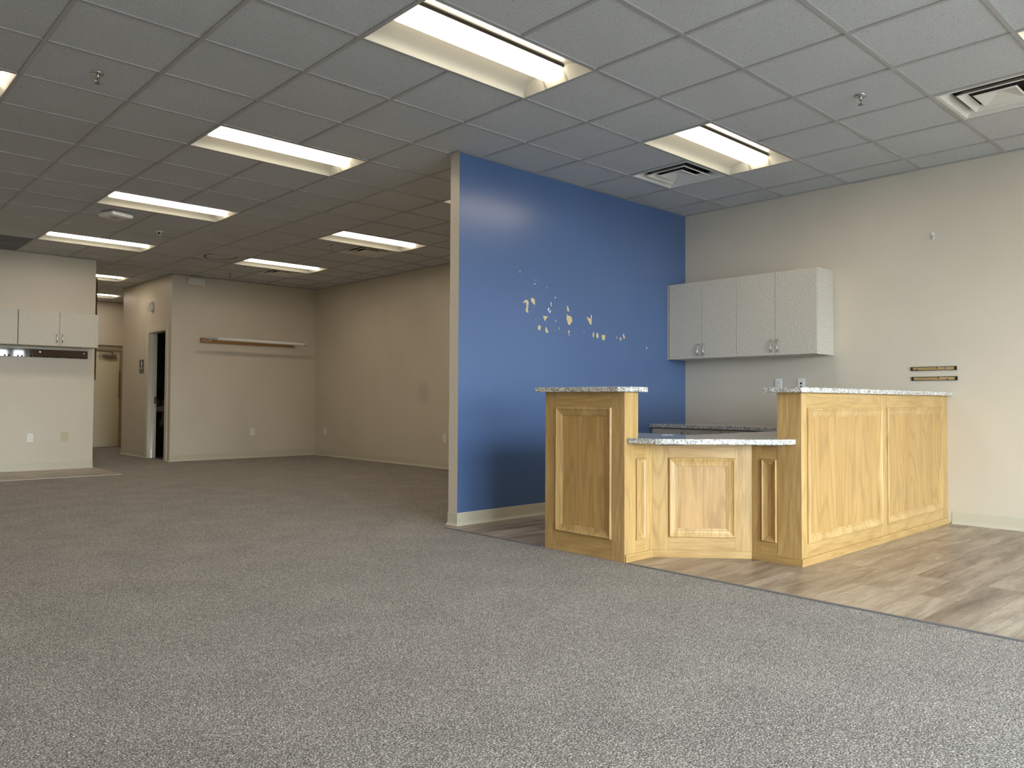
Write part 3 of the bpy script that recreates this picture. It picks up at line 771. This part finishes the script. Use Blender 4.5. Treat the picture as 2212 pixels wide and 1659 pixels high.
bm = B(); tube(bm, [(-.004, 0, .01), (-.012, 0, -.008), (-.018, 0, -.022), (-.026, 0, -.014)], .003, 6); obj('hook', bm, M_chrome, t)

# ------------------------------------------------------------------ back wall: rod on a board, emergency lamp box
t = thing('rod_rack', 'pine board with white sleeved rod on brackets, mounted on the back wall', 'clothes rod', (2.2, 10.08, 1.908))
bm = B(); box(bm, -.82, .81, -.019, 0, -.041, .040); obj('board', bm, W_BARE, t, .002)
for x, nm in ((-.77, 0), (.775, 1)):
    bm = B(); box(bm, x - .003, x + .003, -.022, -.019, -.03, .03); tube(bm, [(x, -.02, -.018), (x, -.18, .0 - .028), (x, -.29, -.026), (x, -.31, -.006)], .006, 8); tube(bm, [(x, -.02, .02), (x, -.10, -.018)], .004, 6); obj('bracket', bm, M_white, t)
bm = B(); tube(bm, [(-.86, -.30, .012), (-.64, -.30, .010)], .017, 14); obj('bare_rod', bm, mat('grey_rod', (.42, .42, .40), .4), t)
bm = B(); tube(bm, [(-.66, -.30, .012), (.74, -.30, .001), (.75, -.30, .001), (.87, -.30, .0)], [.024, .024, .027, .027], 16); obj('sleeve', bm, M_white, t)
t = thing('emergency_light', 'white rectangular box high on the back wall by the hallway corner', 'emergency light', (1.30, 10.08, 2.82))
bm = B(); box(bm, -.13, .13, -.05, 0, -.05, .05); obj('case', bm, M_white, t, .006)
bm = B(); box(bm, -.11, .11, -.053, -.05, -.035, .035); obj('lens_cover', bm, M_offw, t)

# ------------------------------------------------------------------ hallway: bathroom door frame, sign, alarm, end door
f = struct(bx('door_1', (.925, .94, 11.09, 11.175, 0, 2.152), M_frame, None, .002))
bm = B(); box(bm, .925, .94, 10.19, 10.27, 0, 2.152); obj('casing', bm, M_frame, f, .002)
bm = B(); box(bm, .925, .94, 10.27, 11.09, 2.068, 2.152); obj('casing', bm, M_frame, f, .002)
for d in ((.925, 1.066, 11.068, 11.089), (.925, 1.066, 10.271, 10.29)):
    bm = B(); box(bm, *d, 0, 2.068); obj('jamb', bm, M_frame, f)
bm = B(); box(bm, .925, 1.066, 10.29, 11.068, 2.048, 2.068); obj('jamb', bm, M_frame, f)
for y in (11.058, 10.29):
    bm = B(); box(bm, .985, 1.02, y, y + .01, 0, 2.048); obj('stop', bm, M_frame, f)
bm = B(); box(bm, 1.028, 1.062, 11.063, 11.068, .89, 1.01); obj('strike_plate', bm, M_brass, f)
# sign with a pictogram
t = thing('restroom_sign', 'dark restroom sign with a pale figure beside the bathroom doorway', 'sign', (.94, 11.42, 1.51))
bm = B(); box(bm, -.006, 0, -.10, .10, -.112, .112); obj('panel', bm, mat('sign_grey', (.035, .035, .035), .35), t, .002)
bm = B(); box(bm, -.008, -.006, -.075, .075, -.050, -.012); box(bm, -.008, -.006, -.07, .07, -.09, -.078); obj('lettering_band', bm, mat('sign_pale', (.34, .35, .34), .5), t)
bm = B(); lathe(bm, (0, 0, 0), [(.014, 0), (.014, .002)], 14); bmesh.ops.rotate(bm, verts=bm.verts, cent=(0, 0, 0), matrix=Matrix.Rotation(-PI / 2, 3, 'Y')); bmesh.ops.translate(bm, verts=bm.verts, vec=(-.006, -.01, .085))
box(bm, -.008, -.006, -.032, .012, .025, .068); box(bm, -.008, -.006, -.026, -.012, .0, .025); box(bm, -.008, -.006, -.008, .006, .0, .025); obj('pictogram', bm, mat('sign_white', (.8, .8, .8), .5), t)
t = thing('fire_alarm', 'white horn strobe fire alarm above the restroom sign', 'fire alarm', (.94, 11.0, 2.49))
bm = B(); box(bm, -.022, 0, .0, .15, -.055, .06); obj('speaker_grille', bm, mat('alarm_grey', (.42, .41, .38), .5), t, .004)
bm = B(); box(bm, -.055, 0, -.115, -.002, -.085, .065); obj('strobe_housing', bm, M_white, t, .008)
bm = B(); box(bm, -.068, -.055, -.08, -.035, -.06, .04); obj('strobe_lens', bm, M_offw, t, .004)
# end door
f = struct(bx('door_2', (.66, 1.545, 14.665, 14.70, .004, 1.935), M_cream))
bm = B(); box(bm, .62, 1.60, 14.63, 14.70, 1.94, 2.04); obj('frame_head', bm, M_dframe, f)
bm = B(); box(bm, 1.55, 1.60, 14.63, 14.70, 0, 1.94); obj('frame_jamb', bm, M_dframe, f)
bm = B(); box(bm, .62, .655, 14.63, 14.70, 0, 1.94); obj('frame_jamb', bm, M_dframe, f)
bm = B(); box(bm, 1.23, 1.46, 14.60, 14.664, 1.795, 1.85); cl = obj('closer_body', bm, M_steel, f, .006)
bm = B(); tube(bm, [(1.38, 14.60, 1.86), (1.40, 14.57, 1.90), (1.05, 14.58, 1.925), (.9, 14.62, 1.93)], .009, 6); obj('closer_arm', bm, M_steel, f)
bm = B(); box(bm, 1.16, 1.50, 14.662, 14.665, 1.74, 1.90); obj('closer_plate', bm, mat('closer_plate_tan', (.45, .39, .27), .5), f)
bm = B(); box(bm, 1.535, 1.549, 14.615, 14.664, .97, 1.53); obj('edge_guard', bm, M_steel, f)
bm = B(); box(bm, .62, 1.60, 14.60, 14.72, -.01, .006); obj('threshold', bm, M_steel, f)
# scalloped border strip at the free end of the kitchenette wall
bm = B(); pts = [(-.259, 1.22)]; z = 1.22
while z < 2.63:
    pts += [(-.240, z + .004), (-.236, z + .022), (-.240, z + .040), (-.247, z + .046)]; z += .05
pts += [(-.259, z)]
a = [bm.verts.new((x, 9.630, q)) for x, q in pts]; b = [bm.verts.new((x, 9.636, q)) for x, q in pts]
bm.faces.new(a); bm.faces.new(list(reversed(b)))
for i in range(len(pts)): bm.faces.new((a[i], a[(i + 1) % len(pts)], b[(i + 1) % len(pts)], b[i]))
bmesh.ops.triangulate(bm, faces=[q for q in bm.faces if len(q.verts) > 4])
tag(obj('border_strip', bm, mat('brown_card', (.20, .11, .04), .8)), 'brown scalloped border strip along the free end of the kitchenette wall', 'border')

# ------------------------------------------------------------------ bathroom basin seen through the dark doorway
t = thing('bathroom_sink', 'dim wall-hung sink with two taps inside the dark bathroom', 'sink', (1.52, 12.30, .80))
bm = B(); box(bm, -.26, .26, -.48, 0, -.055, .045); box(bm, -.26, .26, -.03, 0, .045, .15); obj('basin', bm, M_offw, t, .02)
bm = B(); tube(bm, [(0, -.09, .045), (0, -.09, .15), (0, -.13, .19), (0, -.19, .18), (0, -.20, .14)], .012, 10); obj('faucet', bm, M_chrome, t)
for x in (-.10, .10):
    bm = B(); lathe(bm, (x, -.09, .045), [(.02, 0), (.012, .02), (.012, .035), (.024, .045), (.02, .06)], 14); obj('tap', bm, M_chrome, t)
bm = B(); tube(bm, [(0, -.22, -.055), (0, -.22, -.26), (.0, -.18, -.32), (.0, -.12, -.30), (0, -.10, -.22), (0, 0, -.20)], .022, 10); obj('drain_trap', bm, M_offw, t)
t = thing('soap_dispenser', 'small soap dispenser on the wall above the dim bathroom sink', 'dispenser', (1.50, 12.31, 1.03))
bm = B(); box(bm, -.05, .05, -.09, 0, -.06, .09); obj('case', bm, mat('smoked_plastic', (.04, .04, .04), .12), t, .01)
bm = B(); lathe(bm, (0, -.05, -.075), [(.012, 0), (.014, .016)], 12); obj('nozzle', bm, M_chrome, t)
